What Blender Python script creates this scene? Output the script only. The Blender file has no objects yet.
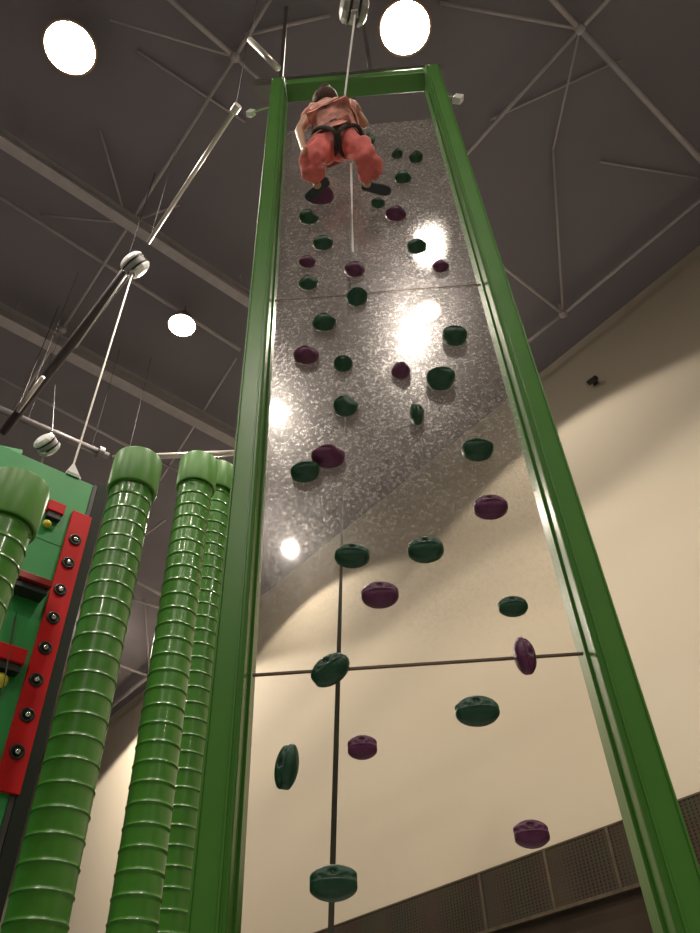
import bpy, bmesh, math, random
from mathutils import Vector, Matrix
random.seed(7)
PI = math.pi
C = bpy.context.scene.collection
sc = bpy.context.scene

# ---------------------------------------------------------------- camera frame
F = 765.0; CX, CY = 350.0, 466.5; CH = 1.5
Zc = Vector((-38, 789.5, F)).normalized()
Xc = Vector((1, .072, (38 - 789.5 * .072) / F)).normalized()
Yc = Zc.cross(Xc)
if Yc.z < 0: Yc = -Yc
M = Matrix((Xc, Yc, Zc))
CAM = Vector((0, 0, CH))

def ray(px, py): return (M @ Vector((px - CX, CY - py, F))).normalized()
def onY(px, py, y):
    d = ray(px, py); return d * (y / d.y) + CAM
def onZ(px, py, z):
    d = ray(px, py); return d * ((z - CH) / d.z) + CAM
def onPlane(px, py, p0, n):
    d = ray(px, py); return d * (((p0 - CAM).dot(n)) / d.dot(n)) + CAM
def depth(p): return (M.transposed() @ (p - CAM)).z

cam_d = bpy.data.cameras.new('camera'); cam = bpy.data.objects.new('camera', cam_d); C.objects.link(cam)
c0, c1, c2 = M.col[0], M.col[1], M.col[2]
R = Matrix((c0, c1, -c2)).transposed()
cam.matrix_world = Matrix.Translation(CAM) @ R.to_4x4()
cam_d.sensor_fit = 'VERTICAL'; cam_d.sensor_height = 36; cam_d.lens = 36 * F / 933
cam_d.clip_end = 200
sc.camera = cam

# ---------------------------------------------------------------- materials
def mat(name, col, rough=.5, metal=0, spec=.5, noise=0, nscale=8, bump=0, bscale=60, emis=None, coat=0, trans=0):
    m = bpy.data.materials.new(name); m.use_nodes = True
    nt = m.node_tree; b = nt.nodes['Principled BSDF']
    b.inputs['Roughness'].default_value = rough; b.inputs['Metallic'].default_value = metal
    b.inputs['Specular IOR Level'].default_value = spec
    b.inputs['Coat Weight'].default_value = coat; b.inputs['Coat Roughness'].default_value = .08
    tc = nt.nodes.new('ShaderNodeTexCoord')
    if noise:
        n = nt.nodes.new('ShaderNodeTexNoise'); n.inputs['Scale'].default_value = nscale; n.inputs['Detail'].default_value = 6
        nt.links.new(tc.outputs['Object'], n.inputs['Vector'])
        r = nt.nodes.new('ShaderNodeValToRGB')
        r.color_ramp.elements[0].position = .3; r.color_ramp.elements[1].position = .7
        r.color_ramp.elements[0].color = tuple(c * (1 - noise) for c in col) + (1,)
        r.color_ramp.elements[1].color = tuple(min(1, c * (1 + noise)) for c in col) + (1,)
        nt.links.new(n.outputs['Fac'], r.inputs['Fac']); nt.links.new(r.outputs['Color'], b.inputs['Base Color'])
    else:
        b.inputs['Base Color'].default_value = col + (1,)
    if bump:
        n2 = nt.nodes.new('ShaderNodeTexNoise'); n2.inputs['Scale'].default_value = bscale; n2.inputs['Detail'].default_value = 4
        nt.links.new(tc.outputs['Object'], n2.inputs['Vector'])
        bp = nt.nodes.new('ShaderNodeBump'); bp.inputs['Strength'].default_value = bump; bp.inputs['Distance'].default_value = .01
        nt.links.new(n2.outputs['Fac'], bp.inputs['Height']); nt.links.new(bp.outputs['Normal'], b.inputs['Normal'])
    if emis:
        b.inputs['Emission Color'].default_value = emis[0] + (1,); b.inputs['Emission Strength'].default_value = emis[1]
    return m

FRAME_G = mat('green_frame_paint', (.075, .235, .038), .30, spec=.4, noise=.06, nscale=3, coat=.08)
PIPE_G = mat('green_pipe_plastic', (.062, .22, .026), .30, noise=.05, nscale=3, coat=.3)
CAP_G = mat('green_cap_plastic', (.13, .33, .075), .38, noise=.05, nscale=2)
BOARD_G = mat('green_board_paint', (.03, .30, .075), .45, noise=.12, nscale=2.5)
RED = mat('red_paint', (.60, .012, .015), .5, spec=.2, noise=.08, nscale=3)
DKRED = mat('dark_red_paint', (.30, .012, .012), .45, noise=.08)
HOLD_G = mat('green_hold_resin', (.009, .068, .032), .38, noise=.2, nscale=25, bump=.25, bscale=120)
HOLD_P = mat('purple_hold_resin', (.115, .02, .075), .38, noise=.2, nscale=25, bump=.25, bscale=120)
BOLT = mat('bolt_steel', (.10, .10, .10), .35, 1)
CHROME = mat('chrome', (.75, .74, .72), .2, 1)
BLACK = mat('black_plastic', (.02, .02, .022), .4)
DKPOST = mat('black_green_post_paint', (.02, .026, .02), .6, spec=.2)
FRAME_M = mat('green_frame_inner_paint', (.06, .19, .03), .6, spec=.12)
DKSTEEL = mat('dark_steel', (.06, .05, .052), .5, .3, noise=.1)
GREYSTEEL = mat('grey_steel_paint', (.22, .2, .2), .45, noise=.08)
TRUSS = mat('ceiling_steel_paint', (.42, .39, .41), .5, noise=.08)
BRIGHT = mat('galvanised_tube', (.7, .66, .6), .3, .6)
WHITEP = mat('white_plastic', (.8, .8, .78), .35)
GREYP = mat('grey_plastic', (.35, .34, .32), .4)
CABLE = mat('steel_cable', (.62, .58, .54), .4, .4)
WEB = mat('dark_webbing', (.07, .07, .05), .8, bump=.4, bscale=200)
WEBL = mat('pale_webbing', (.75, .73, .7), .7)
CEIL = mat('ceiling_deck_paint', (.20, .185, .212), .8, noise=.1, nscale=.4)
FLOORM = mat('floor_mat', (.34, .325, .32), .85, noise=.15, nscale=3)
SKIN = mat('skin', (.55, .33, .22), .5)
HAIR = mat('hair', (.07, .035, .02), .7, spec=.2, bump=.8, bscale=80)
TOP = mat('patterned_top_fabric', (.62, .27, .22), .85, noise=.65, nscale=12, bump=.3)
TROUS = mat('coral_trouser_fabric', (.72, .16, .14), .8, noise=.25, nscale=10, bump=.4, bscale=30)
HARN = mat('harness_webbing', (.025, .03, .025), .7)
SHOE = mat('shoe_rubber', (.04, .05, .06), .6)
YEL = mat('yellow_plastic', (.75, .62, .06), .35)
HOUSE = mat('lamp_housing', (.35, .27, .2), .4, .5)
RIMM = mat('lamp_rim', (.5, .32, .2), .4, .3)

def lens_mat(strength):
    return mat('lamp_lens', (.9, .9, .85), .4, emis=((1, .9, .74), strength))
LENS = lens_mat(40)

def wall_mat():
    m = mat('cream_wall_paint', (.60, .51, .40), .75)
    nt = m.node_tree; b = nt.nodes['Principled BSDF']
    g = nt.nodes.new('ShaderNodeTexCoord')
    n = nt.nodes.new('ShaderNodeTexNoise'); n.inputs['Scale'].default_value = .35; n.inputs['Detail'].default_value = 3
    nt.links.new(g.outputs['Object'], n.inputs['Vector'])
    r = nt.nodes.new('ShaderNodeValToRGB')
    r.color_ramp.elements[0].color = (.52, .455, .345, 1); r.color_ramp.elements[1].color = (.56, .495, .385, 1)
    nt.links.new(n.outputs['Fac'], r.inputs['Fac']); nt.links.new(r.outputs['Color'], b.inputs['Base Color'])
    return m
WALL = wall_mat()

def mesh_clad_mat():
    m = bpy.data.materials.new('perforated_cladding'); m.use_nodes = True
    nt = m.node_tree; b = nt.nodes['Principled BSDF']; b.inputs['Roughness'].default_value = .8; b.inputs['Specular IOR Level'].default_value = .15
    tc = nt.nodes.new('ShaderNodeTexCoord')
    v = nt.nodes.new('ShaderNodeTexVoronoi'); v.inputs['Scale'].default_value = 26; v.inputs['Randomness'].default_value = 0
    nt.links.new(tc.outputs['Object'], v.inputs['Vector'])
    r = nt.nodes.new('ShaderNodeValToRGB'); e = r.color_ramp.elements
    e[0].position = .30; e[0].color = (.02, .015, .01, 1); e[1].position = .42; e[1].color = (.062, .048, .03, 1)
    nt.links.new(v.outputs['Distance'], r.inputs['Fac'])
    n = nt.nodes.new('ShaderNodeTexNoise'); n.inputs['Scale'].default_value = 2.0; n.inputs['Detail'].default_value = 5
    nt.links.new(tc.outputs['Object'], n.inputs['Vector'])
    mx = nt.nodes.new('ShaderNodeMixRGB'); mx.blend_type = 'MULTIPLY'; mx.inputs[0].default_value = .6
    nt.links.new(r.outputs['Color'], mx.inputs[1]); nt.links.new(n.outputs['Color'], mx.inputs[2])
    nt.links.new(mx.outputs['Color'], b.inputs['Base Color'])
    return m
CLAD = mesh_clad_mat()
DADO = mat('dark_lower_wall', (.035, .025, .017), .85, spec=.15, noise=.3, nscale=1.5)
JOINT = mat('cladding_joint_metal', (.075, .058, .036), .7, spec=.2, noise=.3, nscale=6)

def panel_mat():
    """clear polycarbonate, scratched and dusty, more so higher up"""
    m = bpy.data.materials.new('scratched_polycarbonate'); m.use_nodes = True
    nt = m.node_tree; nt.nodes.clear(); N = nt.nodes.new; L = nt.links.new
    out = N('ShaderNodeOutputMaterial'); geo = N('ShaderNodeNewGeometry')
    tr = N('ShaderNodeBsdfTransparent'); tr.inputs[0].default_value = (.965, .955, .94, 1)
    gl = N('ShaderNodeBsdfGlossy'); gl.inputs['Roughness'].default_value = .05
    fr = N('ShaderNodeFresnel'); fr.inputs[0].default_value = 1.5
    # Fresnel only on outward side
    m1 = N('ShaderNodeMixShader'); L(fr.outputs[0], m1.inputs[0]); L(tr.outputs[0], m1.inputs[1]); L(gl.outputs[0], m1.inputs[2])
    # haze closure
    gr = N('ShaderNodeBsdfGlossy'); gr.inputs['Roughness'].default_value = .22; gr.inputs[0].default_value = (.95, .92, .9, 1)
    df = N('ShaderNodeBsdfDiffuse'); df.inputs[0].default_value = (.62, .58, .55, 1)
    tl = N('ShaderNodeBsdfTranslucent'); tl.inputs[0].default_value = (.62, .58, .55, 1)
    rf = N('ShaderNodeBsdfRefraction'); rf.inputs['Roughness'].default_value = .28; rf.inputs['IOR'].default_value = 1.10
    a1 = N('ShaderNodeMixShader'); a1.inputs[0].default_value = .45; L(gr.outputs[0], a1.inputs[1]); L(df.outputs[0], a1.inputs[2])
    a2 = N('ShaderNodeMixShader'); a2.inputs[0].default_value = .35; L(a1.outputs[0], a2.inputs[1]); L(tl.outputs[0], a2.inputs[2])
    a3 = N('ShaderNodeMixShader'); a3.inputs[0].default_value = .22; L(a2.outputs[0], a3.inputs[1]); L(rf.outputs[0], a3.inputs[2])
    # scratch mask
    def ridged(scale, rot, stretch, width, dist):
        mp = N('ShaderNodeMapping'); mp.inputs['Rotation'].default_value = (0, rot, 0); mp.inputs['Scale'].default_value = (scale, 1, scale * stretch)
        L(geo.outputs['Position'], mp.inputs['Vector'])
        n = N('ShaderNodeTexNoise'); n.inputs['Scale'].default_value = 1; n.inputs['Detail'].default_value = 3; n.inputs['Distortion'].default_value = dist
        L(mp.outputs[0], n.inputs['Vector'])
        s = N('ShaderNodeMath'); s.operation = 'SUBTRACT'; s.inputs[1].default_value = .5; L(n.outputs['Fac'], s.inputs[0])
        ab = N('ShaderNodeMath'); ab.operation = 'ABSOLUTE'; L(s.outputs[0], ab.inputs[0])
        mr = N('ShaderNodeMapRange'); mr.inputs['From Min'].default_value = 0; mr.inputs['From Max'].default_value = width
        mr.inputs['To Min'].default_value = 1; mr.inputs['To Max'].default_value = 0; L(ab.outputs[0], mr.inputs['Value'])
        return mr.outputs[0]
    def mth(op, a, b):
        x = N('ShaderNodeMath'); x.operation = op
        for i, v in enumerate((a, b)):
            if isinstance(v, (int, float)): x.inputs[i].default_value = v
            else: L(v, x.inputs[i])
        return x.outputs[0]
    s = mth('MAXIMUM', mth('MAXIMUM', ridged(60, .4, .35, .035, 1.2), ridged(70, -.9, .3, .035, .8)), ridged(110, 1.3, .6, .06, 1.5))
    n = N('ShaderNodeTexNoise'); n.inputs['Scale'].default_value = 60; n.inputs['Detail'].default_value = 5; n.inputs['Roughness'].default_value = .7
    L(geo.outputs['Position'], n.inputs['Vector'])
    mr = N('ShaderNodeMapRange'); mr.inputs['From Min'].default_value = .40; mr.inputs['From Max'].default_value = .62; L(n.outputs['Fac'], mr.inputs['Value'])
    tex = mth('ADD', mth('ADD', mth('MULTIPLY', s, .75), .05), mth('MULTIPLY', mth('POWER', mr.outputs[0], 2.0), .75))
    # big blotches of wear
    nb = N('ShaderNodeTexNoise'); nb.inputs['Scale'].default_value = 2.2; nb.inputs['Detail'].default_value = 3; L(geo.outputs['Position'], nb.inputs['Vector'])
    mb = N('ShaderNodeMapRange'); mb.inputs['From Min'].default_value = .3; mb.inputs['From Max'].default_value = .65
    mb.inputs['To Min'].default_value = .8; mb.inputs['To Max'].default_value = 1.15; L(nb.outputs['Fac'], mb.inputs['Value'])
    sx = N('ShaderNodeSeparateXYZ'); L(geo.outputs['Position'], sx.inputs[0])
    hz = mth('ADD', sx.outputs['Z'], mth('MULTIPLY', nb.outputs['Fac'], .5))
    mz = N('ShaderNodeMapRange'); mz.interpolation_type = 'SMOOTHSTEP'
    mz.inputs['From Min'].default_value = 3.0; mz.inputs['From Max'].default_value = 4.5
    mz.inputs['To Min'].default_value = .03; mz.inputs['To Max'].default_value = 1; L(hz, mz.inputs['Value'])
    f = mth('MULTIPLY', mth('MULTIPLY', tex, mb.outputs[0]), mz.outputs[0])
    f = mth('MULTIPLY', f, HAZE)
    m2 = N('ShaderNodeMixShader'); L(f, m2.inputs[0]); L(m1.outputs[0], m2.inputs[1]); L(a3.outputs[0], m2.inputs[2])
    # inner face of the far side: plain transparency, no double reflection
    m3 = N('ShaderNodeMixShader'); L(geo.outputs['Backfacing'], m3.inputs[0]); L(m2.outputs[0], m3.inputs[1]); L(tr.outputs[0], m3.inputs[2])
    L(m3.outputs[0], out.inputs[0])
    return m
HAZE = .46
PANEL = panel_mat()
SEAM = mat('sheet_edge', (.16, .11, .07), .6)

# ---------------------------------------------------------------- mesh helpers
def setp(o, label=None, cat=None, group=None, kind=None):
    if label: o['label'] = label
    if cat: o['category'] = cat
    if group: o['group'] = group
    if kind: o['kind'] = kind
    return o
def empty(name, loc, label=None, cat=None, group=None, rot=None):
    o = bpy.data.objects.new(name, None); C.objects.link(o); o.location = loc
    o.empty_display_size = .1
    if rot: o.rotation_euler = rot
    return setp(o, label, cat, group)
def obj(name, bm, m, parent=None, smooth=False, world=True, bevel=0):
    """link a bmesh as ONE object; when parented, vertices are given in world space and moved into the parent's"""
    me = bpy.data.meshes.new(name); bmesh.ops.recalc_face_normals(bm, faces=bm.faces); bm.to_mesh(me); bm.free()
    me.materials.append(m)
    o = bpy.data.objects.new(name, me); C.objects.link(o)
    if smooth:
        for p in me.polygons: p.use_smooth = True
    if parent is not None:
        o.parent = parent
        if world:
            root = parent; loc = Vector(root.location)
            while root.parent: root = root.parent; loc = loc + Vector(root.location)
            me.transform(Matrix.Translation(-loc))
    if bevel:
        b = o.modifiers.new('bevel', 'BEVEL'); b.width = bevel; b.segments = 3; b.limit_method = 'ANGLE'
        for p in me.polygons: p.use_smooth = True
        b.harden_normals = True
    return o
def box(bm, x0, x1, y0, y1, z0, z1, mtx=None):
    vs = [bm.verts.new((x, y, z)) for z in (z0, z1) for y in (y0, y1) for x in (x0, x1)]
    for f in ((0, 1, 3, 2), (4, 6, 7, 5), (0, 4, 5, 1), (1, 5, 7, 3), (3, 7, 6, 2), (2, 6, 4, 0)):
        bm.faces.new([vs[i] for i in f])
    if mtx:
        for v in vs: v.co = mtx @ v.co
    return vs
def BX(x0, x1, y0, y1, z0, z1, mtx=None):
    bm = bmesh.new(); box(bm, x0, x1, y0, y1, z0, z1, mtx); return bm
def frame_to(p, q):
    d = (q - p); L = d.length; d.normalize()
    return Matrix.Translation(p) @ d.to_track_quat('Z', 'Y').to_matrix().to_4x4(), L
def lathe(bm, prof, seg=32, mtx=None, caps=True):
    """prof: list of (r, z)"""
    rings = []
    for r, z in prof:
        ring = []
        for i in range(seg):
            a = 2 * PI * i / seg; v = Vector((r * math.cos(a), r * math.sin(a), z))
            ring.append(bm.verts.new(mtx @ v if mtx else v))
        rings.append(ring)
    for a, b in zip(rings, rings[1:]):
        for i in range(seg):
            j = (i + 1) % seg; bm.faces.new((a[i], a[j], b[j], b[i]))
    if caps:
        bm.faces.new(rings[0][::-1]); bm.faces.new(rings[-1])
    return bm
def tube(p, q, r, seg=12, bm=None):
    bm = bm or bmesh.new(); m, L = frame_to(Vector(p), Vector(q)); lathe(bm, [(r, 0), (r, L)], seg, m); return bm
def polytube(pts, r, seg=10):
    bm = bmesh.new(); pts = [Vector(p) for p in pts]; rings = []
    for i, p in enumerate(pts):
        d = (pts[min(i + 1, len(pts) - 1)] - pts[max(i - 1, 0)]).normalized()
        q = d.to_track_quat('Z', 'Y').to_matrix()
        rings.append([bm.verts.new(p + q @ Vector((r * math.cos(2 * PI * k / seg), r * math.sin(2 * PI * k / seg), 0))) for k in range(seg)])
    for a, b in zip(rings, rings[1:]):
        for i in range(seg): bm.faces.new((a[i], a[(i + 1) % seg], b[(i + 1) % seg], b[i]))
    bm.faces.new(rings[0][::-1]); bm.faces.new(rings[-1]); return bm
def ribbon(p, q, w, t, turns=0, seg=40, a0=0):
    bm = bmesh.new(); p, q = Vector(p), Vector(q); m, L = frame_to(p, q); prev = None
    for i in range(seg + 1):
        f = i / seg; a = a0 + turns * 2 * PI * f; ca, sa = math.cos(a), math.sin(a); ring = []
        for x, y in ((-w / 2, -t / 2), (w / 2, -t / 2), (w / 2, t / 2), (-w / 2, t / 2)):
            ring.append(bm.verts.new(m @ Vector((x * ca - y * sa, x * sa + y * ca, L * f))))
        if prev:
            for k in range(4): bm.faces.new((prev[k], prev[(k + 1) % 4], ring[(k + 1) % 4], ring[k]))
        else: bm.faces.new(ring[::-1])
        prev = ring
    bm.faces.new(prev); return bm

# ---------------------------------------------------------------- the hall
WN = Vector((.72482752, .68893038, 0)); WD = Vector((-.68893, .72482, 0)); WDIST = 8.3508
def W(s, d, z):            # along the back wall, metres from the camera towards it, height
    return WD * s + WN * d + Vector((0, 0, z))
WM = Matrix((WD.to_4d(), WN.to_4d(), (0, 0, 1, 0), (0, 0, 0, 1))).transposed(); WM[3][0] = WM[3][1] = WM[3][2] = 0
for i in range(3): WM[i][3] = 0
WM[3][3] = 1
DKWALL = mat('dim_hall_wall', (.16, .14, .13), .8, noise=.1, nscale=.5)
S0, S1, D0 = -13, 26, -16
H = 12.0
def struct(name, bm, m):
    o = obj(name, bm, m); o['kind'] = 'structure'; return o
struct('floor', BX(S0, S1, D0, WDIST, -.1, 0, WM), FLOORM)
struct('ceiling', BX(S0, S1, D0, WDIST + .3, H, H + .15, WM), CEIL)
struct('wall_back', BX(S0, S1, WDIST, WDIST + .3, 3.9, H, WM), WALL)
struct('wall_lower_back', BX(S0, S1, WDIST + .02, WDIST + .3, 0, 3.9, WM), DADO).name = 'wall_lower'
struct('wall_front', BX(S0, S1, D0 - .3, D0, 0, H, WM), DKWALL)
struct('wall_right', BX(S0 - .3, S0, D0, WDIST + .3, 0, H, WM), DKWALL)
struct('wall_left', BX(S1, S1 + .3, D0, WDIST + .3, 0, H, WM), DKWALL)
cl = empty('trim_1', W(0, WDIST, 3.9)); cl['kind'] = 'structure'
obj('perforated_cladding', BX(S0, S1, WDIST - .03, WDIST - .001, 3.93, 4.57, WM), CLAD, cl)
obj('ledge_rail', BX(S0, S1, WDIST - .05, WDIST - .001, 3.89, 3.93, WM), JOINT, cl)
obj('top_bead', BX(S0, S1, WDIST - .035, WDIST - .001, 4.57, 4.59, WM), JOINT, cl)
for px, py in ((485, 905), (551, 880), (613, 850)):
    P = onPlane(px, py, W(0, WDIST, 0), WN); s = P.dot(WD)
    obj('joint_strip', BX(s - .02, s + .02, WDIST - .036, WDIST - .030, 3.93, 4.57, WM), JOINT, cl)
P = onPlane(675, 840, W(0, WDIST, 0), WN); s = P.dot(WD)
obj('joint_strip', BX(s - .02, s + .02, WDIST - .036, WDIST - .030, 3.93, 4.57, WM), JOINT, cl)

# ceiling frame: tubes between nodes, given as picture points laid onto horizontal planes under the deck
sf = empty('roof_space_frame', (0, 4, 11.7), 'pale grey tubular lattice of struts fixed under the dark ceiling', 'roof truss')
nodes = set()
def strut(a, b, z=11.72, d=.06, zb=None, node=True):
    p = onZ(*a, z); q = onZ(*b, zb or z)
    obj('strut', tube(p, q, d / 2, 10), TRUSS, sf, smooth=True)
for a, b, z, d, zb in [
    ((140, -27), (235, 57), 11.72, .07, None), ((235, 57), (62, 330), 11.72, .05, None), ((62, 330), (5, 425), 11.72, .05, None),
    ((271, -2), (235, 57), 11.72, .05, None), ((235, 57), (276, 95), 11.72, .05, 11.9),
    ((-20, 184), (240, 350), 11.8, .06, None), ((-20, 366), (150, 458), 11.72, .06, None),
    ((110, 20), (235, 57), 11.72, .03, 11.72), ((137, 51), (245, 122), 11.95, .035, None), ((100, 130), (127, 223), 11.95, .03, 11.72),
    ((127, 223), (180, 205), 11.72, .03, 11.95), ((40, 215), (127, 223), 11.95, .03, 11.72),
    ((580, 29), (470, -88), 11.72, .07, None), ((580, 29), (670, -65), 11.72, .06, None), ((580, 29), (440, 183), 11.72, .06, None),
    ((580, 29), (760, 224), 11.72, .08, None), ((440, 3), (580, 29), 11.95, .045, 11.72), ((553, 150), (580, 29), 11.95, .03, 11.72),
    ((553, 150), (563, 314), 11.95, .035, 11.72), ((563, 314), (470, 240), 11.72, .06, None), ((563, 314), (760, 150), 11.72, .06, None),
    ((563, 314), (505, 360), 11.72, .06, None), ((600, 162), (697, 178), 11.95, .03, None), ((490, 120), (620, 60), 11.95, .03, None),
    ((236, 358), (160, 480), 11.8, .05, None), ((130, 447), (236, 500), 11.72, .05, None), ((245, 35), (330, 15), 11.9, .05, None),
    ((120, 572), (180, 605), 11.7, .08, None), ((110, 592), (180, 614), 11.8, .06, None), ((105, 660), (170, 684), 11.7, .06, None),
    ((100, 715), (175, 655), 11.7, .12, None), ((145, 600), (150, 680), 11.95, .04, 11.8), ((165, 520), (110, 560), 11.8, .05, None)]:
    strut(a, b, z, d, zb)
for a in ((235, 57), (127, 223), (62, 330), (580, 29), (563, 314)):
    bm = bmesh.new(); bmesh.ops.create_icosphere(bm, subdivisions=2, radius=.07, matrix=Matrix.Translation(onZ(*a, 11.72)))
    obj('node_ball', bm, TRUSS, sf, smooth=True)
    obj('strut', tube(onZ(*a, 11.72), onZ(*a, 11.72) + Vector((0, 0, .28)), .02, 8), TRUSS, sf)

def roof_beam(a, b, z, w, h, label):
    p, q = onZ(*a, z), onZ(*b, z); o = empty('roof_beam', p, label, 'beam')
    m, L = frame_to(p, q)
    m2 = Matrix.Translation(p) @ Matrix.Rotation(math.atan2(q.y - p.y, q.x - p.x), 4, 'Z')
    obj('flange', BX(0, L, -w / 2, w / 2, 0, .02, m2), TRUSS, o)
    obj('web', BX(0, L, -.012, .012, .02, h, m2), TRUSS, o)
    obj('flange', BX(0, L, -w / 2, w / 2, h, h + .02, m2), TRUSS, o)
    for k in (.1, .9):
        obj('hanger', BX(L * k - .01, L * k + .01, -.01, .01, h + .02, H - z, m2), TRUSS, o)
    return o
roof_beam((-25, 126), (262, 312), 11.4, .15, .2, 'grey steel roof beam crossing just below the large left lamp')
roof_beam((-25, 307), (262, 458), 11.4, .20, .25, 'wide grey steel roof beam passing under the small lamp towards the pipe tops')

# ---------------------------------------------------------------- lamps
def lamp(P, r, label, power, half=70, blend=.12, lens=None, col=(1, .89, .765), spill=0):
    o = empty('high_bay_lamp', P, label, 'ceiling lamp', 'round high bay lamps under the ceiling')
    T = Matrix.Translation(P)
    bm = bmesh.new(); lathe(bm, [(r * 1.0, .0), (r * .96, .03), (r * .75, .14), (r * .4, .2), (r * .32, .3), (.03, .31)], 40, T)
    obj('housing', bm, HOUSE, o, smooth=True)
    bm = bmesh.new(); pr = [(r * .935, -.012), (r * 1.02, -.012), (r * 1.03, 0), (r * .935, .0)]
    lathe(bm, pr + [pr[0]], 40, T, caps=False); obj('rim', bm, RIMM, o, smooth=True)
    bm = bmesh.new(); lathe(bm, [(.001, -.02), (r * .5, -.018), (r * .93, -.013), (r * .93, -.001)], 40, T)
    obj('lens', bm, lens or LENS, o, smooth=True)
    obj('stem', tube(P + Vector((0, 0, .3)), Vector((P.x, P.y, H - .002)), .012), HOUSE, o)
    ld = bpy.data.lights.new('lamp_light', 'SPOT'); ld.energy = power; ld.color = col
    ld.spot_size = math.radians(2 * half); ld.spot_blend = blend; ld.shadow_soft_size = r * .7
    lo = bpy.data.objects.new('lamp_light', ld); C.objects.link(lo); lo.parent = o; lo.location = (0, 0, -.06 )
    if spill:
        pd = bpy.data.lights.new('spill_light', 'POINT'); pd.energy = power * spill; pd.color = col; pd.shadow_soft_size = r * .5
        po = bpy.data.objects.new('spill_light', pd); C.objects.link(po); po.parent = o; po.location = (0, 0, -.25)
    return o
PW = 1300
BIG = lens_mat(90)
lamp(onZ(405, 28, 11.5), .31, 'round ceiling lamp widened to its glare, above the top of the climbing frame', PW, lens=BIG)  # this disc and the next are oversized to stand for lamp bloom
lamp(onZ(70, 48, 11.5), .31, 'round ceiling lamp widened to its glare, at the upper left corner', PW, lens=BIG)
lamp(onZ(182, 325, 11.5), .22, 'smaller glaring round ceiling lamp above the green pipes', PW)
G = onZ(428, 311, 11.85)
WARM = mat('warm_lens', (.9, .8, .7), .4, emis=((1, .72, .5), 1.6))
lamp(G, .22, 'round ceiling lamp with a warm rim seen through the clear panel', PW * .50, half=66.8, blend=.09, lens=WARM, spill=.035)
bm = bmesh.new(); lathe(bm, [(.001, -.03), (.09, -.026), (.10, -.015)], 24, Matrix.Translation(G)); obj('bulb', bm, LENS, [o_ for o_ in C.objects if o_.type == 'EMPTY' and 'warm rim' in str(o_.get('label'))][0], smooth=True)
lamp(onZ(247, 528, 11.8), .16, 'round ceiling lamp hidden behind the left post near the cream wall', PW * .42, half=67, blend=.12, spill=.05)  # unseen lamp, placed to match the light on the wall
lamp(onZ(92, 632, 11.85), .2, 'distant round ceiling lamp near the cream wall behind the pipes', PW * 2.6, half=72, blend=.08, spill=.01)
for i, (x, y) in enumerate([(.86, -2.3), (-1.53, -3.7), (-1.76, -7.5), (6.0, -3.5), (6.5, .5), (-7.2, 2.5), (-5.9, -2.5), (8.5, -8.5), (-8.5, -8), (7.8, -13), (-10.6, 6.5)]):  # mirrored lamps first; the others are added out of view to light the hall
    lamp(Vector((x, y, 11.5)), (.22, .2, .16)[min(i, 2)], ['round ceiling lamp behind the camera nearest the climbing panel', 'round ceiling lamp behind the camera mirrored beside the left post',
        'round ceiling lamp far behind the camera mirrored low in the panel', 'added unseen round ceiling lamp high behind and right of the camera', 'added unseen round ceiling lamp above and right of the right post',
        'added unseen round ceiling lamp outside the left edge above the green board', 'added unseen round ceiling lamp behind and left of the camera', 'added unseen round ceiling lamp at the back right of the hall',
        'added unseen round ceiling lamp at the back left of the hall', 'added unseen round ceiling lamp at the far rear of the hall', 'added unseen round ceiling lamp at the far left of the hall'][i], PW * .4)

# ---------------------------------------------------------------- climbing frame
YF, YB, YP = 2.44, 2.68, 2.55
XL, XR = -.487, .737
fr = empty('climbing_tower', (.12, YP, 0), 'tall green two-post climbing tower holding a clear scratched plastic climbing sheet', 'climbing tower')
TOPZ = 8.72
def post(x_in, sgn):
    # hollow-section post: front face, beads beside the panel slot
    x_in += sgn * .010; x_out = x_in + sgn * .114
    xs = sorted((x_in, x_out))
    o = obj('post', BX(xs[0], xs[1], YF, YB, 0, TOPZ), FRAME_G, fr, bevel=.012)
    obj('bead', BX(*sorted((x_in - sgn * .0, x_in + sgn * .012)), YF - .008, YF + .01, 0.02, TOPZ - .02), FRAME_M, o, bevel=.003)
    obj('bead', BX(*sorted((x_in + sgn * .022, x_in + sgn * .03)), YF - .006, YF + .01, 0.02, TOPZ - .02), FRAME_G, o, bevel=.002)
    obj('bead', BX(*sorted((x_out - sgn * .008, x_out)), YF - .006, YF + .01, 0.02, TOPZ - .02), FRAME_G, o, bevel=.002)
    obj('slot_flange', BX(*sorted((x_in + sgn * .001, x_in - sgn * .0095)), YP - .022, YP - .012, .02, TOPZ - .4), FRAME_M, o, bevel=.002)
    obj('base_plate', BX(xs[0] - .06, xs[1] + .06, YF - .06, YB + .06, 0, .015), FRAME_G, o)
    return o
post(XL, -1); post(XR, 1)
obj('top_beam', BX(XL, XR, 2.46, 2.62, 8.60, 8.71), FRAME_G, fr, bevel=.01)
obj('bottom_beam', BX(XL, XR, 2.46, 2.64, .3, .46), FRAME_G, fr, bevel=.01)
for x in (XL - .07, XR + .07):
    obj('post_cap', BX(x - .06, x + .06, YF + .02, YB - .02, TOPZ, TOPZ + .03), FRAME_G, fr, bevel=.008)

pn = fr
for z0, z1 in ((.47, 2.925), (2.935, 5.375), (5.385, 7.80)):
    obj('clear_sheet', BX(XL + .001, XR - .001, YP - .006, YP + .006, z0, z1), PANEL, pn)
for z in (2.93, 5.38):
    obj('sheet_joint', BX(XL + .002, XR - .002, YP - .0062, YP + .0062, z - .004, z + .004), SEAM, pn)

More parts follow.
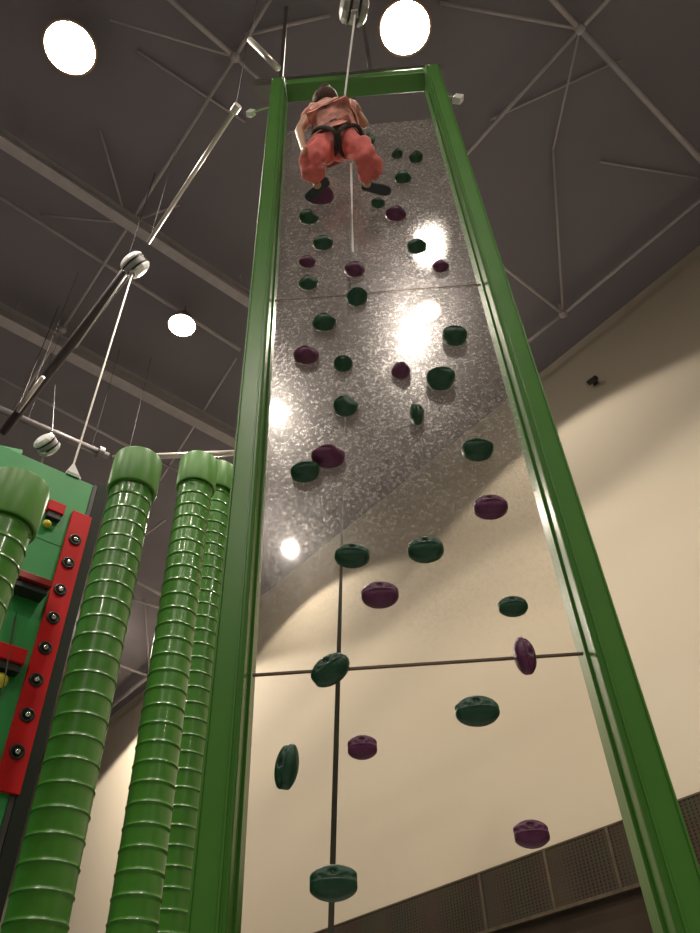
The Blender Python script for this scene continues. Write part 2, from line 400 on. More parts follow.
# header steel beam behind the frame top
hb = empty('header_beam', (-.75, 2.74, 9.2), 'dark grey steel beam crossing just above the green frame top', 'beam')
obj('flange', BX(-.85, 1.0, 2.70, 2.84, 9.30, 9.32), GREYSTEEL, hb); obj('web', BX(-.85, 1.0, 2.765, 2.775, 9.32, 9.48), GREYSTEEL, hb)
obj('flange', BX(-.85, 1.0, 2.70, 2.84, 9.48, 9.50), GREYSTEEL, hb)
for x in (-.6, .3): obj('hanger', BX(x - .02, x + .02, 2.75, 2.79, 9.5, H - .002), GREYSTEEL, hb)

# ---------------------------------------------------------------- holds
def hold(px, py, w, col, label, rot=0, aspect=.70, prot=.50, kind='lens', long=0):
    P = onY(px, py, 2.50); W_ = w * depth(P) / F
    base = Vector((P.x, YP - .0065, P.z + .012))
    mt = HOLD_G if col == 'g' else HOLD_P
    o = empty('climbing_hold', base, label, 'climbing hold', 'climbing holds bolted to the clear panel')
    a = W_ / 2; b = a * (aspect * .96 if py > 600 else min(1, aspect * 1.1)); D = W_ * prot * (1 if py > 480 else 1.25); rnd = py < 450
    if rot in (90,): a, b = a, a * aspect
    Rm = Matrix.Rotation(math.radians(rot), 4, 'Y')
    bm = bmesh.new(); NS, NR = 48, 16
    def outline(t):
        c, s = math.cos(t), math.sin(t)
        cl_ = .92 if py > 730 else .98; x = max(-cl_, min(cl_, 1.03 * c)) if not rnd else c; z = s
        return x * a, z * b
    def dep(u, v):
        r2 = min(1, u * u + v * v)
        f = .52 + .48 * math.sqrt(max(0, 1 - r2 ** 1.25))
        k = max(0, min(1, (v - .0) / .10)); k = k * k * (3 - 2 * k)
        scoop = .24 * k * (1 - .55 * max(0, v - .2))
        f -= scoop * (1 - .35 * u * u)
        lip = math.exp(-((v + .03) / .07) ** 2) * .07; f += lip * (1 - r2)
        hole = math.exp(-((u * u) + (v - .52) ** 2) / .022) * .20; f -= hole
        for uu, vv in ((-.5, .3), (.5, .3), (-.3, .72), (.3, .72)):
            f -= math.exp(-((u - uu) ** 2 + (v - vv) ** 2) / .003) * .08
        return f * D
    rings = []
    for j in range(NR + 1):
        s = 1 - (j / NR) ** 1.0
        if j == NR: break
        ring = []
        for i in range(NS):
            t = 2 * PI * i / NS; x, z = outline(t)
            ring.append(bm.verts.new(Rm @ Vector((x * s, -dep(s * math.cos(t), s * math.sin(t)), z * s))))
        rings.append(ring)
    def side(sc_, d):
        ring = []
        for i in range(NS):
            x, z = outline(2 * PI * i / NS); ring.append(bm.verts.new(Rm @ Vector((x * sc_, -d, z * sc_))))
        return ring
    rings = [side(.90, 0), side(.97, D * .10), side(1.01, D * .36)] + rings
    for r1, r2 in zip(rings, rings[1:]):
        for i in range(NS):
            j = (i + 1) % NS; bm.faces.new((r1[i], r1[j], r2[j], r2[i]))
    cv = bm.verts.new(Rm @ Vector((0, -dep(0, 0), 0)))
    for i in range(NS): bm.faces.new((rings[-1][i], rings[-1][(i + 1) % NS], cv))
    bm.faces.new(rings[0][::-1])
    rh = random.Random(px * 7 + py)
    if py < 470:                                   # broken, angular pieces: a few planar cuts and a side notch
        for k in range(3):
            t = rh.uniform(0, 2 * PI); n_ = Vector((math.cos(t), -rh.uniform(.5, 1.1), math.sin(t))).normalized(); lim = a * rh.uniform(.97, 1.12)
            for v in bm.verts:
                q_ = v.co.dot(n_) - lim
                if q_ > 0: v.co -= n_ * q_ * .7
        ca_, sa_ = rh.choice(((.75, .55), (.8, .35), (.6, .75))); nv = Vector((ca_ * a, 0, sa_ * b))
        for v in bm.verts:
            d_ = ((v.co.x - nv.x) / (a * .36)) ** 2 + ((v.co.z - nv.z) / (b * .36)) ** 2
            if d_ < 1: v.co.y *= .42 + .58 * d_
    body = obj('hold_body', bm, mt, o, smooth=True, world=False)
    bb = bmesh.new(); c = Rm @ Vector((0, -D * .60, b * .52)); q = Rm @ Vector((0, -D * .45, b * .52))
    m, L = frame_to(q, c); lathe(bb, [(a * .085, 0), (a * .085, L * .8), (a * .06, L)], 12, m)
    obj('bolt', bb, BOLT, o, smooth=True, world=False)
    return o
HOLDS = [
 (333, 885, 52, 'g', 'largest dark green climbing hold, lowest of all, over the black strap', 0, .68, .42),
 (286, 768, 47, 'g', 'upright green climbing hold near the bottom beside the left post', -80, .52, .5),
 (362, 747, 32, 'p', 'purple climbing hold just right of the black strap, below the lower seam', 0, .80, .42),
 (478, 711, 45, 'g', 'wide dark green climbing hold below the lower seam, right of centre', 0, .72, .4),
 (533, 835, 38, 'p', 'purple climbing hold at the lower right in front of the cladding edge', 0, .74, .45),
 (330, 670, 42, 'g', 'tilted dark green climbing hold on the lower seam over the black strap', -35, .72, .5),
 (526, 656, 39, 'p', 'upright purple climbing hold on the lower seam near the right post', 88, .58, .5),
 (514, 605, 30, 'g', 'small dark green climbing hold just above the upright purple hold', 0, .78, .45),
 (380, 594, 38, 'p', 'purple climbing hold between the lower pair of green holds and the lower seam', 0, .70, .45),
 (352, 555, 36, 'g', 'left of the two level dark green holds in front of the cream wall top edge', 5, .66, .5),
 (426, 549, 37, 'g', 'right of the two level dark green holds above the purple hold', 0, .70, .5),
 (491, 506, 35, 'p', 'purple climbing hold near the right post against the bright cream wall', 0, .72, .5),
 (478, 449, 32, 'g', 'dark green climbing hold near the right post where the cream wall begins', 6, .70, .5),
 (328, 456, 34, 'p', 'pinkish purple climbing hold touching a green hold at its lower left', 6, .66, .5),
 (305, 471, 30, 'g', 'green climbing hold at the lower left of the touching purple hold', -5, .66, .5),
 (417, 413, 25, 'g', 'small upright rectangular green hold in the middle of the panel', 90, .60, .6),
 (346, 405, 26, 'g', 'dark green angular hold midway between the left post and the rectangular hold', -12, .80, .6),
 (441, 378, 29, 'g', 'round dark green climbing hold below the glare, above the rectangular hold', 0, .84, .55),
 (401, 369, 20, 'p', 'small round purple climbing hold left of the large round green hold', 0, .85, .6),
 (306, 354, 26, 'p', 'purple climbing hold close to the left post below the upper seam', 5, .70, .5),
 (343, 362, 19, 'g', 'small green climbing hold right of the purple hold by the left post', 0, .85, .6),
 (324, 321, 25, 'g', 'green climbing hold just below the upper seam at the left', 5, .72, .5),
 (455, 335, 25, 'g', 'grey green climbing hold at the lower right of the lamp glare', 10, .82, .55),
 (357, 296, 21, 'g', 'dark green climbing hold on the upper seam left of the glare', 0, .84, .6),
 (417, 245, 20, 'g', 'dark green climbing hold above the upper seam, right of centre', 0, .70, .5),
 (441, 264, 17, 'p', 'small purple climbing hold close to the right post above the upper seam', 0, .74, .5),
 (308, 281, 20, 'g', 'green climbing hold just above the upper seam near the left post', 0, .74, .5),
 (355, 268, 21, 'p', 'purple climbing hold directly above the green hold on the upper seam', 0, .72, .5),
 (307, 260, 17, 'p', 'small dull purple hold by the left post above a green one', 0, .68, .5),
 (323, 242, 20, 'g', 'washed out grey green hold below and left of the dangling white tail', 0, .64, .5),
 (309, 216, 20, 'g', 'grey green climbing hold by the left post below the climber', 0, .64, .5),
 (396, 213, 21, 'p', 'purple climbing hold with a crisp ridge below the climber\'s right shoe', 5, .58, .5),
 (378, 201, 14, 'g', 'tiny dark hold directly under the climber\'s right shoe', 0, .7, .5),
 (321, 197, 26, 'p', 'wide dark purple hold under the climber\'s left shoe', 0, .45, .5),
 (403, 176, 17, 'g', 'dark hold just below the pair of small holds at the panel top', 0, .65, .5),
 (416, 156, 14, 'g', 'right of the two small dark holds at the top of the panel', 0, .7, .6),
 (397, 152, 12, 'g', 'left of the two small dark holds at the top of the panel', 0, .7, .6),
 (376, 167, 13, 'p', 'small purple hold beside the climber\'s right knee', 0, .75, .6),
 (370, 137, 17, 'g', 'dark blotchy green hold behind the climber\'s right elbow', 90, .6, .4),  # built as a hold; what this dark blotch is stays unclear
]
for h in HOLDS:
    px, py, w, col, lab, rot, asp, prot = h
    hold(px, py, w, col, lab, rot, asp, prot)

# ---------------------------------------------------------------- straps and ropes of the panel
p0, p1 = onY(336, 750, 2.82), onY(341, 575, 2.82)
d = (p1 - p0); up = p0 + d * ((9.29 - p0.z) / d.z); dn = p0 + d * ((.01 - p0.z) / d.z)
o = setp(obj('belay_strap', ribbon(dn, up, .02, .003, turns=1.4, seg=160, a0=2.4), WEB), 'long dark webbing strap hanging behind the clear panel down its left half', 'strap')

def autobelay(P, s, label, yaw=0, mats=(WHITEP, GREYP), tilt=0):
    o = empty('auto_belay_device', P, label, 'auto belay')
    Mx = Matrix.Translation(P) @ Matrix.Rotation(yaw, 4, 'Z') @ Matrix.Rotation(PI / 2 + tilt, 4, 'Y') @ Matrix.Scale(s, 4)
    def part(n, prof, m, seg=28):
        bm = bmesh.new(); lathe(bm, prof, seg, Mx); return obj(n, bm, m, o, smooth=False)
    part('drum', [(.40, -.16), (.44, -.12), (.44, .12), (.40, .16)], mats[1])
    part('side_cover', [(.22, -.40), (.38, -.34), (.47, -.24), (.47, -.17), (.40, -.16)], mats[0], 12)
    part('side_cover', [(.40, .16), (.47, .17), (.47, .24), (.38, .34), (.22, .40)], mats[0], 12)
    part('strap_band', [(.455, -.15), (.475, -.14), (.475, -.10), (.455, -.09)], BLACK)
    part('strap_band', [(.455, .09), (.475, .10), (.475, .14), (.455, .15)], BLACK)
    T = Matrix.Translation(P)
    obj('nozzle', BX(-.10 * s, .10 * s, -.10 * s, .10 * s, -.62 * s, -.38 * s, T), mats[1], o, bevel=.01 * s)
    bm = bmesh.new()
    obj('hook', tube(P + Vector((0, 0, .42 * s)), P + Vector((0, 0, .72 * s)), .05 * s), CHROME, o)
    return o
# device over the frame
A3 = onZ(354, 8, 9.0)
autobelay(A3, .30, 'grey auto belay device hanging above the green frame top', .3, (GREYP, GREYP))
setp(obj('suspension_rod', tube(A3 + Vector((0, 0, .24)), Vector((A3.x, A3.y, H - .002)), .014), GREYSTEEL), 'grey rod hanging the belay device above the green frame', 'rod')
har = onY(342, 118, 2.36)
rp = A3 + Vector((0, 0, -.21))
setp(obj('climbing_rope', polytube([rp, rp.lerp(har, .5), har], .008), WEBL), 'pale climbing line from the grey belay device down to the climber', 'rope')
tl0, tl1 = onY(353, 186, 2.30), onY(353, 252, 2.33)
setp(obj('rope_tail', ribbon(onY(351, 163, 2.27), tl1, .014, .003, turns=.5), WEBL), 'pale strap tail dangling straight down below the climber', 'strap')

# ---------------------------------------------------------------- the climber
def skin_mesh(name, verts, edges, root, m, parent, sub=2):
    me = bpy.data.meshes.new(name + '_s'); me.from_pydata([v[:3] for v in verts], edges, [])
    t = bpy.data.objects.new(name + '_s', me); C.objects.link(t)
    md = t.modifiers.new('skin', 'SKIN'); md.use_smooth_shade = True
    if not me.skin_vertices: bpy.context.view_layer.objects.active = t
    for i, v in enumerate(verts):
        sv = me.skin_vertices[0].data[i]; r = v[3]
        sv.radius = r if isinstance(r, tuple) else (r, r); sv.use_root = (i == root)
    s = t.modifiers.new('sub', 'SUBSURF'); s.levels = sub; s.render_levels = sub
    bpy.context.view_layer.update()
    dg = bpy.context.evaluated_depsgraph_get()
    nm = bpy.data.meshes.new_from_object(t.evaluated_get(dg)); nm.name = name
    bpy.data.objects.remove(t)
    nm.materials.clear(); nm.materials.append(m)
    for p in nm.polygons: p.use_smooth = True
    nm.transform(Matrix.Translation(-Vector(parent.location)))
    o = bpy.data.objects.new(name, nm); C.objects.link(o); o.parent = parent
    return o
pe = empty('person', (0, 2.35, 6.45), 'person in a harness, coral trousers and patterned top climbing at the panel top', 'person')
def at(px, py, y): return tuple(onY(px, py, y))
hip = at(338, 146, 2.27)
LK, RK = at(309, 161, 2.20), at(370, 159, 2.20)
LF, RF = at(318, 184, 2.36), at(366, 183, 2.36)
LM, RM = at(312, 172, 2.27), at(370, 171, 2.27)
LSH, RSH = at(313, 111, 2.20), at(354, 110, 2.22)
LE, RE = at(299, 131, 2.22), at(366, 126, 2.30)
LH, RH = at(304, 150, 2.17), at(350, 118, 2.40)
HX, HY, HZ = hip
def off(p, dx, dy, dz): return (p[0] + dx, p[1] + dy, p[2] + dz)
CHE = at(333, 116, 2.2)
def lp(f, dy=0): return (HX + (CHE[0] - HX) * f, HY + (CHE[1] - HY) * f + dy, HZ + (CHE[2] - HZ) * f)
HD = at(326, 103, 2.23)
bv = [hip + (.085,), lp(.3) + (.10,), lp(.6) + (.115,), lp(.95) + (.12,), off(lp(1), -.02, .01, .09) + (.05,),
      off(HD, 0, 0, -.07) + (.085,), off(HD, 0, 0, .03) + (.075,),
      off(hip, -.08, -.02, -.04) + (.06,), LK + (.052,), LM + (.048,), LF + (.032,), off(LF, -.01, .0, -.05) + (.03,),
      off(hip, .08, -.02, -.04) + (.06,), RK + (.052,), RM + (.048,), RF + (.032,), off(RF, .01, .0, -.05) + (.03,),
      LSH + (.048,), LE + (.034,), LH + (.024,), off(LH, .01, -.02, -.055) + (.028,),
      RSH + (.048,), RE + (.034,), RH + (.024,), off(RH, -.015, .03, .05) + (.028,)]
be = [(0, 1), (1, 2), (2, 3), (3, 4), (4, 5), (5, 6), (0, 7), (7, 8), (8, 9), (9, 10), (10, 11), (0, 12), (12, 13), (13, 14), (14, 15), (15, 16),
      (3, 17), (17, 18), (18, 19), (19, 20), (3, 21), (21, 22), (22, 23), (23, 24)]
def fingers(pi, d, side):
    base = Vector(bv[pi][:3]); d = Vector(d).normalized(); side = Vector(side).normalized(); cur = d.cross(side)
    for k, (o_, L) in enumerate(((-.021, .050), (-.007, .060), (.007, .056), (.021, .044))):
        a = base + side * o_ + d * .018; m_ = a + d * L * .5 + cur * .006; e = a + d * L + cur * .022
        i = len(bv); bv.append(tuple(a) + (.0075,)); bv.append(tuple(m_) + (.007,)); bv.append(tuple(e) + (.006,))
        be.extend([(pi, i), (i, i + 1), (i + 1, i + 2)])
    a = base - side * .026; e = a - side * .014 + d * .03 + cur * .01
    i = len(bv); bv.append(tuple(a) + (.009,)); bv.append(tuple(e) + (.0075,)); be.extend([(pi, i), (i, i + 1)])
fingers(20, (.1, -.25, -1), (.3, -1, .2))
fingers(24, (-.2, .3, 1), (1, 0, .2))
skin_mesh('body', bv, be, 0, SKIN, pe)
def mid(p, q, f): return tuple(p[i] + (q[i] - p[i]) * f for i in range(3))
LT, RT = off(hip, -.09, -.03, -.04), off(hip, .09, -.03, -.04)
tv = [off(hip, 0, 0, .07) + (.125,), off(hip, 0, 0, .02) + (.11,), LT + (.098,), mid(LT, LK, .55) + (.090,), LK + (.082,), LM + (.080,), mid(LM, LF, .75) + (.072,),
      RT + (.098,), mid(RT, RK, .55) + (.090,), RK + (.082,), RM + (.080,), mid(RM, RF, .75) + (.072,)]
tr_o = skin_mesh('trousers', tv, [(0, 1), (1, 2), (2, 3), (3, 4), (4, 5), (5, 6), (1, 7), (7, 8), (8, 9), (9, 10), (10, 11)], 1, TROUS, pe, sub=3)
sv_ = [lp(.22) + (.14,), lp(.45) + (.145,), lp(.75) + (.155,), lp(1.0) + (.145,), off(lp(1), -.02, .01, .08) + (.07,),
       LSH + (.068,), mid(LSH, LE, .45) + (.062,), RSH + (.068,), mid(RSH, RE, .45) + (.062,)]
tp_o = skin_mesh('top', sv_, [(0, 1), (1, 2), (2, 3), (3, 4), (3, 5), (5, 6), (3, 7), (7, 8)], 1, TOP, pe, sub=3)
from mathutils import noise as mnoise
for o_, amp, fq in ((tr_o, .034, 10), (tp_o, .014, 14)):      # cloth folds
    for v in o_.data.vertices:
        p_ = v.co * fq; p_.z *= .55; v.co += v.normal * (mnoise.noise(p_) * amp + mnoise.noise(p_ * 2.3) * amp * .5)
# hair: cap plus a bun
bm = bmesh.new()
bmesh.ops.create_icosphere(bm, subdivisions=3, radius=.1, matrix=Matrix.Translation(Vector(HD) + Vector((0, -.02, .0))) @ Matrix.Diagonal((.98, .95, 1.12, 1)))
bmesh.ops.create_icosphere(bm, subdivisions=2, radius=.048, matrix=Matrix.Translation(Vector(HD) + Vector((0, -.05, .12))))
for v in bm.verts:
    v.co += Vector([random.uniform(-.005, .005) for _ in range(3)])
obj('hair', bm, HAIR, pe, smooth=True)
def loop(pts, r, n=28):
    pts = [Vector(p) for p in pts]; out = []
    N_ = len(pts)
    for i in range(N_):
        for k in range(6):
            t = k / 6; a, b, c, d_ = pts[(i - 1) % N_], pts[i], pts[(i + 1) % N_], pts[(i + 2) % N_]
            out.append(.5 * ((2 * b) + (c - a) * t + (2 * a - 5 * b + 4 * c - d_) * t * t + (3 * b - a - 3 * c + d_) * t ** 3))
    out.append(out[0]); return polytube(out, r)
hn = empty('harness', (0, 0, 0)); hn.parent = pe
def hpart(n, pts, r):
    bm = loop(pts, r); me = bpy.data.meshes.new(n); bm.to_mesh(me); bm.free(); me.materials.append(HARN)
    me.transform(Matrix.Translation(-Vector(pe.location))); o = bpy.data.objects.new(n, me); C.objects.link(o); o.parent = hn
def hp(dx, dy, dz): return (HX + dx, HY + dy, HZ + dz)
hpart('waist_belt', [hp(-.15, -.01, .08), hp(0, -.15, .07), hp(.15, -.01, .09), hp(0, .14, .10)], .012)
hpart('leg_loop', [hp(-.15, -.10, .05), hp(-.02, -.14, -.09), hp(-.03, .0, -.15), hp(-.17, .05, -.06)], .015)
hpart('leg_loop', [hp(.15, -.10, .05), hp(.02, -.14, -.09), hp(.03, .0, -.15), hp(.17, .05, -.06)], .015)
def shoe(c, yaw):
    bm = bmesh.new(); Mx = Matrix.Translation(c) @ Matrix.Rotation(yaw, 4, 'Z')
    prof = [(-.09, .022, .035), (-.075, .03, .045), (-.02, .032, .042), (.05, .038, .032), (.09, .034, .024), (.11, .016, .016)]
    prev = None
    for y, hw, hh in prof:
        ring = [bm.verts.new(Mx @ Vector((hw * math.cos(t) * (1 if math.sin(t) > -.3 else 1.05), y, max(-.3, math.sin(t)) * hh))) for t in [2 * PI * k / 18 for k in range(18)]]
        if prev:
            for k in range(18): bm.faces.new((prev[k], prev[(k + 1) % 18], ring[(k + 1) % 18], ring[k]))
        else: bm.faces.new(ring[::-1])
        prev = ring
    bm.faces.new(prev); obj('shoe', bm, SHOE, pe, smooth=True)
shoe(Vector(at(318, 189, 2.39)), .9); shoe(Vector(at(375, 188, 2.40)), -1.25)

# ---------------------------------------------------------------- green pipes
def pipe(cx, cy, r, top, label, cap_r=None, cap_h=.31, phase=0):
    o = empty('climbing_pipe', (cx, cy, 0), label, 'climbing pipe', 'ribbed green climbing pipes')
    T = Matrix.Translation((cx, cy, 0)); pitch = .122; z = phase; prof = [(r, 0)]
    zt = top - cap_h + .01
    while z + pitch < zt:
        z += pitch
        prof += [(r, z - pitch + .03), (r, z - .022), (r, z - .008), (r * 1.035, z - .004), (r * 1.04, z + .001), (r * 1.005, z + .005), (r, z + .018)]
    prof.append((r, zt))
    bm = bmesh.new(); lathe(bm, prof, 56, T); b = obj('ribbed_tube', bm, PIPE_G, o, smooth=True)
    b.modifiers.new('es', 'EDGE_SPLIT').split_angle = math.radians(50)
    cr = cap_r or r * 1.19; zb = top - cap_h
    bm = bmesh.new(); lathe(bm, [(r * 1.005, zb + .03), (r * 1.05, zb + .002), (cr * .97, zb), (cr, zb + .012), (cr, top - .02), (cr * .985, top - .004), (cr * .95, top), (cr * .9, top - .02), (.01, top - .02)], 56, T)
    cap = obj('cap', bm, CAP_G, o, smooth=True)
    md = cap.modifiers.new('es', 'EDGE_SPLIT'); md.split_angle = math.radians(40)
    bm = bmesh.new(); lathe(bm, [(r * 1.3, 0), (r * 1.3, .04), (r, .06)], 40, T); obj('base_flange', bm, PIPE_G, o)
    return o
def pipe_at(pxc, ytop, capw, label, phase, yfront):
    p = onY(pxc, ytop, yfront); cr = capw / 2 * depth(p) / F
    q = onY(pxc, ytop, yfront)
    # axis lies one radius further along the sight line's ground direction
    g = Vector((q.x, q.y, 0)).normalized() * cr
    return pipe(q.x + g.x, q.y + g.y, cr / 1.19, q.z, label, cap_r=cr, phase=phase)
pipe_at(25, 468, 63, 'green ribbed pipe at the left edge, nearest the green board', .05, 2.95)
pipe_at(142, 446, 48, 'green ribbed pipe in the middle, thickest one seen in full length', .03, 3.72)
pipe_at(201, 450, 38.5, 'green ribbed pipe right of the gap, in front of a thinner looking one', .07, 4.45)
pipe_at(220, 459, 37, 'green ribbed pipe farthest right, half hidden behind its neighbour', .02, 5.05)

# ---------------------------------------------------------------- green board with the red strip
cor = onY(97, 487, 4.3)
bd = Vector((.777, .629, 0)).normalized()
q = onPlane(30, 458, cor, Vector((0, 0, 1)))
bd = (cor - q); bd.z = 0; bd.normalize()
bn = Vector((bd.y, -bd.x, 0))           # towards the camera
if bn.dot(CAM - cor) < 0: bn = -bn
BMx = Matrix.Translation((cor.x, cor.y, 0)) @ Matrix((bd.to_4d(), (-bn).to_4d(), (0, 0, 1, 0), (0, 0, 0, 1))).transposed()
for i in range(3): BMx[3][i] = 0
BMx = Matrix.Identity(4)
for i in range(3):
    BMx[i][0] = bd[i]; BMx[i][1] = -bn[i]; BMx[i][2] = (0, 0, 1)[i]
BMx[0][3] = cor.x; BMx[1][3] = cor.y
def onB(px, py, off=0):
    P = onPlane(px, py, cor + bn * off, bn); r_ = P - Vector((cor.x, cor.y, 0)); return r_.dot(bd), P.z
BT = cor.z
bo = empty('climbing_board', (cor.x, cor.y, 0), 'tall green painted climbing board at the left behind the pipes', 'climbing board')
u1 = onB(26, 456)[0]
o1 = obj('green_panel', BX(-2.6, 0, 0, .04, .0, BT, BMx), BOARD_G, bo)
# seam lines as narrow battens
us, zs = onB(48, 541)
obj('panel_seam', BX(-2.6, 0, -.003, .0, zs - .006, zs + .006, BMx), BOARD_G, bo)
obj('panel_seam', BX(-.62, -.61, -.003, .0, 0, zs, BMx), BOARD_G, bo)
ua, za = onB(72, 512); ub, zb_ = onB(91, 518); uc, zc = onB(11, 795)
st = obj('red_strip', BX(ua, ub, -.03, -.001, zc, za, BMx), RED, bo, bevel=.004)
for px, py in ((75, 540), (68, 563), (60, 590), (53, 618), (45, 648), (36, 680), (27, 715), (17, 752)):
    u, z = onB(px, py, .03)
    m_ = BMx @ Matrix.Translation((u, -.03, z)) @ Matrix.Rotation(PI / 2, 4, 'X')
    bm = bmesh.new(); lathe(bm, [(.045, -.001), (.045, .008), (.036, .014), (.032, .004)], 20, m_)
    kb = obj('socket_ring', bm, BLACK, st if False else bo, smooth=True)
    bm = bmesh.new(); lathe(bm, [(.018, .002), (.018, .018), (.010, .024)], 14, m_)
    obj('steel_peg', bm, CHROME, kb, smooth=True)
for f_ in [o_ for o_ in bo.children if o_.name.startswith('socket_ring')]:
    pass
obj('edge_post', BX(.002, .09, -.02, .10, 0, BT + .03, BMx), DKPOST, bo, bevel=.006)
obj('edge_channel', BX(-.03, .0, -.012, -.001, 0, BT, BMx), DKSTEEL, bo)

def ledge(pa, pb, hgt, dep_, mt, label, mu=None):
    u0, z0 = onB(*pa); u1_, z1 = onB(*pb); z = (z0 + z1) / 2
    o = empty('step_hold', BMx @ Vector(((u0 + u1_) / 2, -.001, z)), label, 'step hold', 'red step holds on the green board')
    obj('step_block', BX(min(u0, u1_), max(u0, u1_), -dep_, -.001, z - hgt / 2, z + hgt / 2, BMx), mt, o, bevel=.004)
    obj('bracket_shade_plate', BX(min(u0, u1_) + .01, max(u0, u1_) - .01, -dep_ * .8, -.001, z - hgt / 2 - .05, z - hgt / 2 - .002, BMx), mu or BLACK, o)  # black bracket; below the deep step it stands in for shadow
    return o
ledge((46, 508), (62, 514), .09, .06, RED, 'short red step hold with black underside right of the left pipe cap')
ledge((10, 581), (43, 596), .05, .15, DKRED, 'dark red deep step jutting out beside the red strip')
ledge((-14, 652), (20, 665), .10, .10, RED, 'bright red step hold at the left edge above a yellow knob')
def knob(px, py, r, label):
    u, z = onB(px, py); m_ = BMx @ Matrix.Translation((u, -.001, z)) @ Matrix.Rotation(PI / 2, 4, 'X')
    bm = bmesh.new(); lathe(bm, [(r * .6, 0), (r, r * .4), (r * .9, r * .9), (r * .4, r * 1.3)], 18, m_)
    setp(obj('knob_hold', bm, YEL, smooth=True), label, 'knob hold')
knob(46, 525, .032, 'small yellow knob hold under the short red step')
knob(-2, 682, .05, 'yellow green knob hold at the left edge under the red step')

# far left green board and dark boom
b2 = empty('climbing_board', (-4.6, 5.3, 0), 'second green board corner at the far left edge behind the dark boom', 'climbing board')
pa, pb = onY(-60, 428, 4.6), onY(21, 454, 4.9)
dd = Vector((pb.x - pa.x, pb.y - pa.y, 0)); L = dd.length; ang = math.atan2(dd.y, dd.x)
T2 = Matrix.Translation((pa.x, pa.y, 0)) @ Matrix.Rotation(ang, 4, 'Z')
b2.location = (pa.x, pa.y, 0)
obj('green_panel', BX(0, L, 0, .04, 0, (pa.z + pb.z) / 2, T2), BOARD_G, b2)

# ---------------------------------------------------------------- rigging: boom, rods, belay devices, cables
def rig_tube(name, a, b, z, r, m, label, cat, hang=(.2, .8), zb=None, flange=None, hr=.003):
    p, q = onZ(*a, z), onZ(*b, zb or z); o = empty(name, p, label, cat)
    obj('tube', tube(p, q, r, 16), m, o, smooth=True)
    for k in hang:
        h_ = p.lerp(q, k); obj('hanger_rod', tube(h_ + Vector((0, 0, r * .8)), Vector((h_.x, h_.y, H - .002)), hr, 8), DKSTEEL, o)
    for k in (flange or ()):
        h_ = p.lerp(q, k); dd_ = (q - p).normalized() * .04
        obj('coupling', tube(h_ - dd_, h_ + dd_, r * 1.9, 16), m, o)
    return o
rig_tube('bright_rig_tube', (237, 107), (148, 243), 9.3, .022, BRIGHT, 'bright thin steel tube running up from the belay device to the ceiling', 'tube', hang=(0.02, .98), flange=(.01,))
rig_tube('boom', (134, 262), (4, 432), 9.3, .062, DKSTEEL, 'dark round steel boom behind the belay device at the left', 'boom', hang=(.08, .92), hr=.006)
rig_tube('bright_rig_tube', (43, 377), (18, 411), 9.1, .028, BRIGHT, 'short bright tube standing for the highlight along the dark boom', 'tube', hang=(.5,))  # added tube in place of a bright highlight on the boom edge
rig_tube('brace_rod', (250, 40), (278, 68), 9.6, .030, BRIGHT, 'short pale brace rod at the top of the left post', 'rod', hang=(0.02,), zb=8.95)
rig_tube('service_pipe', (-10, 405), (108, 456), 9.6, .05, BRIGHT if False else GREYSTEEL, 'grey steel pipe running behind the pipe tops on the left', 'pipe', hang=(.3, .85), flange=(.93,))
rig_tube('service_pipe', (113, 458), (258, 452), 9.6, .045, BRIGHT, 'pale steel pipe running behind the capped green pipes to the post', 'pipe', hang=(.1, .9))
A2 = onZ(135, 265, 9.0); autobelay(A2, .30, 'white banded auto belay device hanging high between lamp and pipes', .9, tilt=.45)
setp(obj('steel_cable', tube(A2 + Vector((0, 0, -.19)), onY(72, 470, 4.55), .009, 8), CABLE), 'long pale cable from the high belay device down to the board top', 'cable')
setp(obj('guy_cable', tube(A2 + Vector((-.06, 0, -.18)), onZ(76, 348, 8.6), .008, 8), CABLE), 'short thin cable slanting down left from the high belay device', 'cable')
A1 = onZ(47, 445, 6.35); autobelay(A1, .21, 'small white auto belay device hanging above the green board', 1.2, tilt=.3)
setp(obj('suspension_cable', tube(A1 + Vector((0, 0, .18)), onZ(55, 385, 9.24) , .006, 8), BLACK), 'thin black cable holding the small white belay device', 'cable')
ue, ze = onB(1, 700, .2)
setp(obj('belay_strap', ribbon(A1 + Vector((0, 0, -.15)), BMx @ Vector((ue, -.2, ze)), .018, .003, turns=.3), WEB), 'thin dark strap hanging from the small belay device before the green board', 'strap')
# rope end fitting on board top
fe = empty('cable_anchor', cor + bd * -.28 + Vector((0, .0, .002)), 'small pale triangular cable anchor on the green board top edge', 'anchor')
u, z = onB(75, 468)
bm = bmesh.new(); c = BMx @ Vector((u, .02, BT))
vs = [bm.verts.new(BMx @ Vector(v)) for v in ((u - .06, .0, BT + .01), (u + .07, .0, BT + .01), (u - .02, .0, BT + .14), (u - .06, .03, BT + .01), (u + .07, .03, BT + .01), (u - .02, .03, BT + .14))]
for f in ((0, 1, 2), (3, 5, 4), (0, 3, 4, 1), (1, 4, 5, 2), (2, 5, 3, 0)): bm.faces.new([vs[i] for i in f])
obj('anchor_plate', bm, WHITEP, fe)
obj('clamp', BX(u - .05, u + .05, -.01, .06, BT + .001, BT + .03, BMx), CHROME, fe)

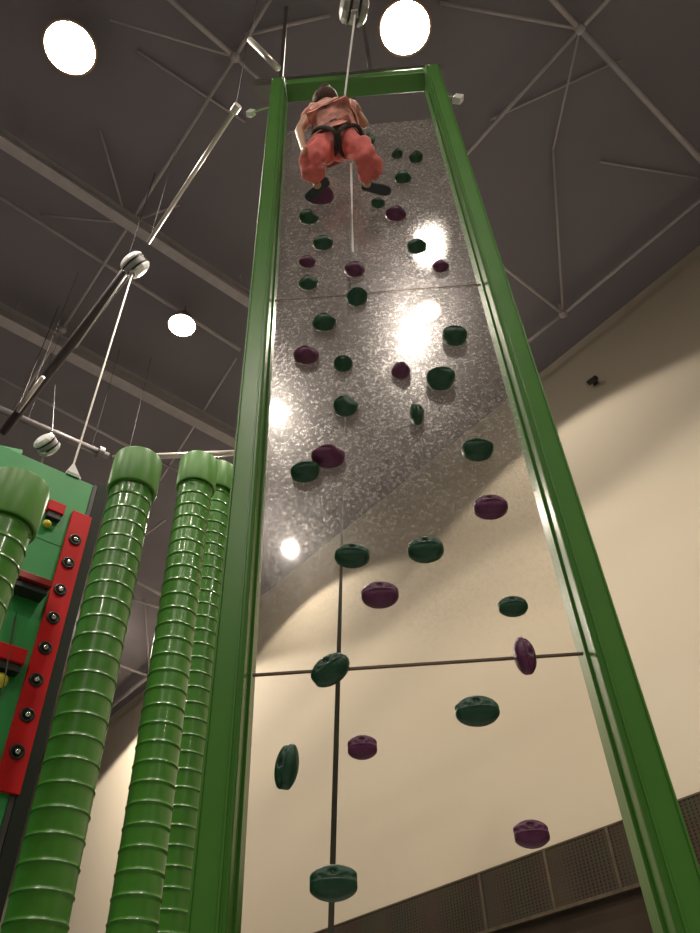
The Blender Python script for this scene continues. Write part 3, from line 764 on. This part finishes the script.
# small fittings beside the post tops
def fitting(px, py, y, s, label, arm=None):
    P = onY(px, py, y); o = empty('guide_fitting', P, label, 'fitting')
    obj('fitting_block', BX(-.5 * s, .5 * s, -.4 * s, .4 * s, -.6 * s, .6 * s, Matrix.Translation(P) @ Matrix.Rotation(.5, 4, 'Y')), WHITEP, o, bevel=.1 * s)
    if arm: obj('arm', tube(P, Vector(arm), .012), CHROME, o)
fitting(458, 99, 2.62, .075, 'white fitting on a thin arm right of the right post top', (XR + .124, 2.6, 8.55))
fitting(447, 114, 2.62, .05, 'small white fitting fixed against the right post top', (XR + .124, 2.6, onY(446, 113, 2.62).z + .02))
fitting(251, 113, 2.62, .06, 'small white fitting left of the left post top', (XL - .124, 2.6, onY(251, 113, 2.62).z + .05))

# security camera on the cream wall
P = onPlane(592, 381, W(0, WDIST - .12, 0), WN); s_, z_ = P.dot(WD), P.z
sc_o = empty('security_camera', W(s_, WDIST - .005, z_), 'small black camera mounted high on the cream wall', 'camera')
obj('wall_mount', BX(s_ - .04, s_ + .04, WDIST - .03, WDIST - .002, z_ - .0, z_ + .1, WM), BLACK, sc_o)
obj('arm', tube(W(s_, WDIST - .02, z_ + .05), W(s_, WDIST - .12, z_ + .01), .014), BLACK, sc_o)
obj('camera_body', tube(W(s_ - .09, WDIST - .15, z_ - .03), W(s_ + .07, WDIST - .10, z_ + .03), .045, 16), BLACK, sc_o)
obj('lens_hood', tube(W(s_ + .06, WDIST - .105, z_ + .025), W(s_ + .10, WDIST - .09, z_ + .04), .05, 16), GREYP, sc_o)

# ---------------------------------------------------------------- light and view
w = bpy.data.worlds.new('world'); sc.world = w; w.use_nodes = True
bg = w.node_tree.nodes['Background']; bg.inputs[0].default_value = (.9, .8, .75, 1); bg.inputs[1].default_value = .02
vs_ = sc.view_settings
vs_.view_transform = 'Standard'; vs_.look = 'None'; vs_.gamma = 1; vs_.use_curve_mapping = False
vs_.exposure = -0.3
cy = sc.cycles
cy.use_denoising = True
try: cy.denoiser = 'OPENIMAGEDENOISE'
except Exception: pass
cy.max_bounces = 10; cy.transparent_max_bounces = 16; cy.diffuse_bounces = 4; cy.glossy_bounces = 4
cy.sample_clamp_indirect = 6
cy.caustics_reflective = False; cy.caustics_refractive = False
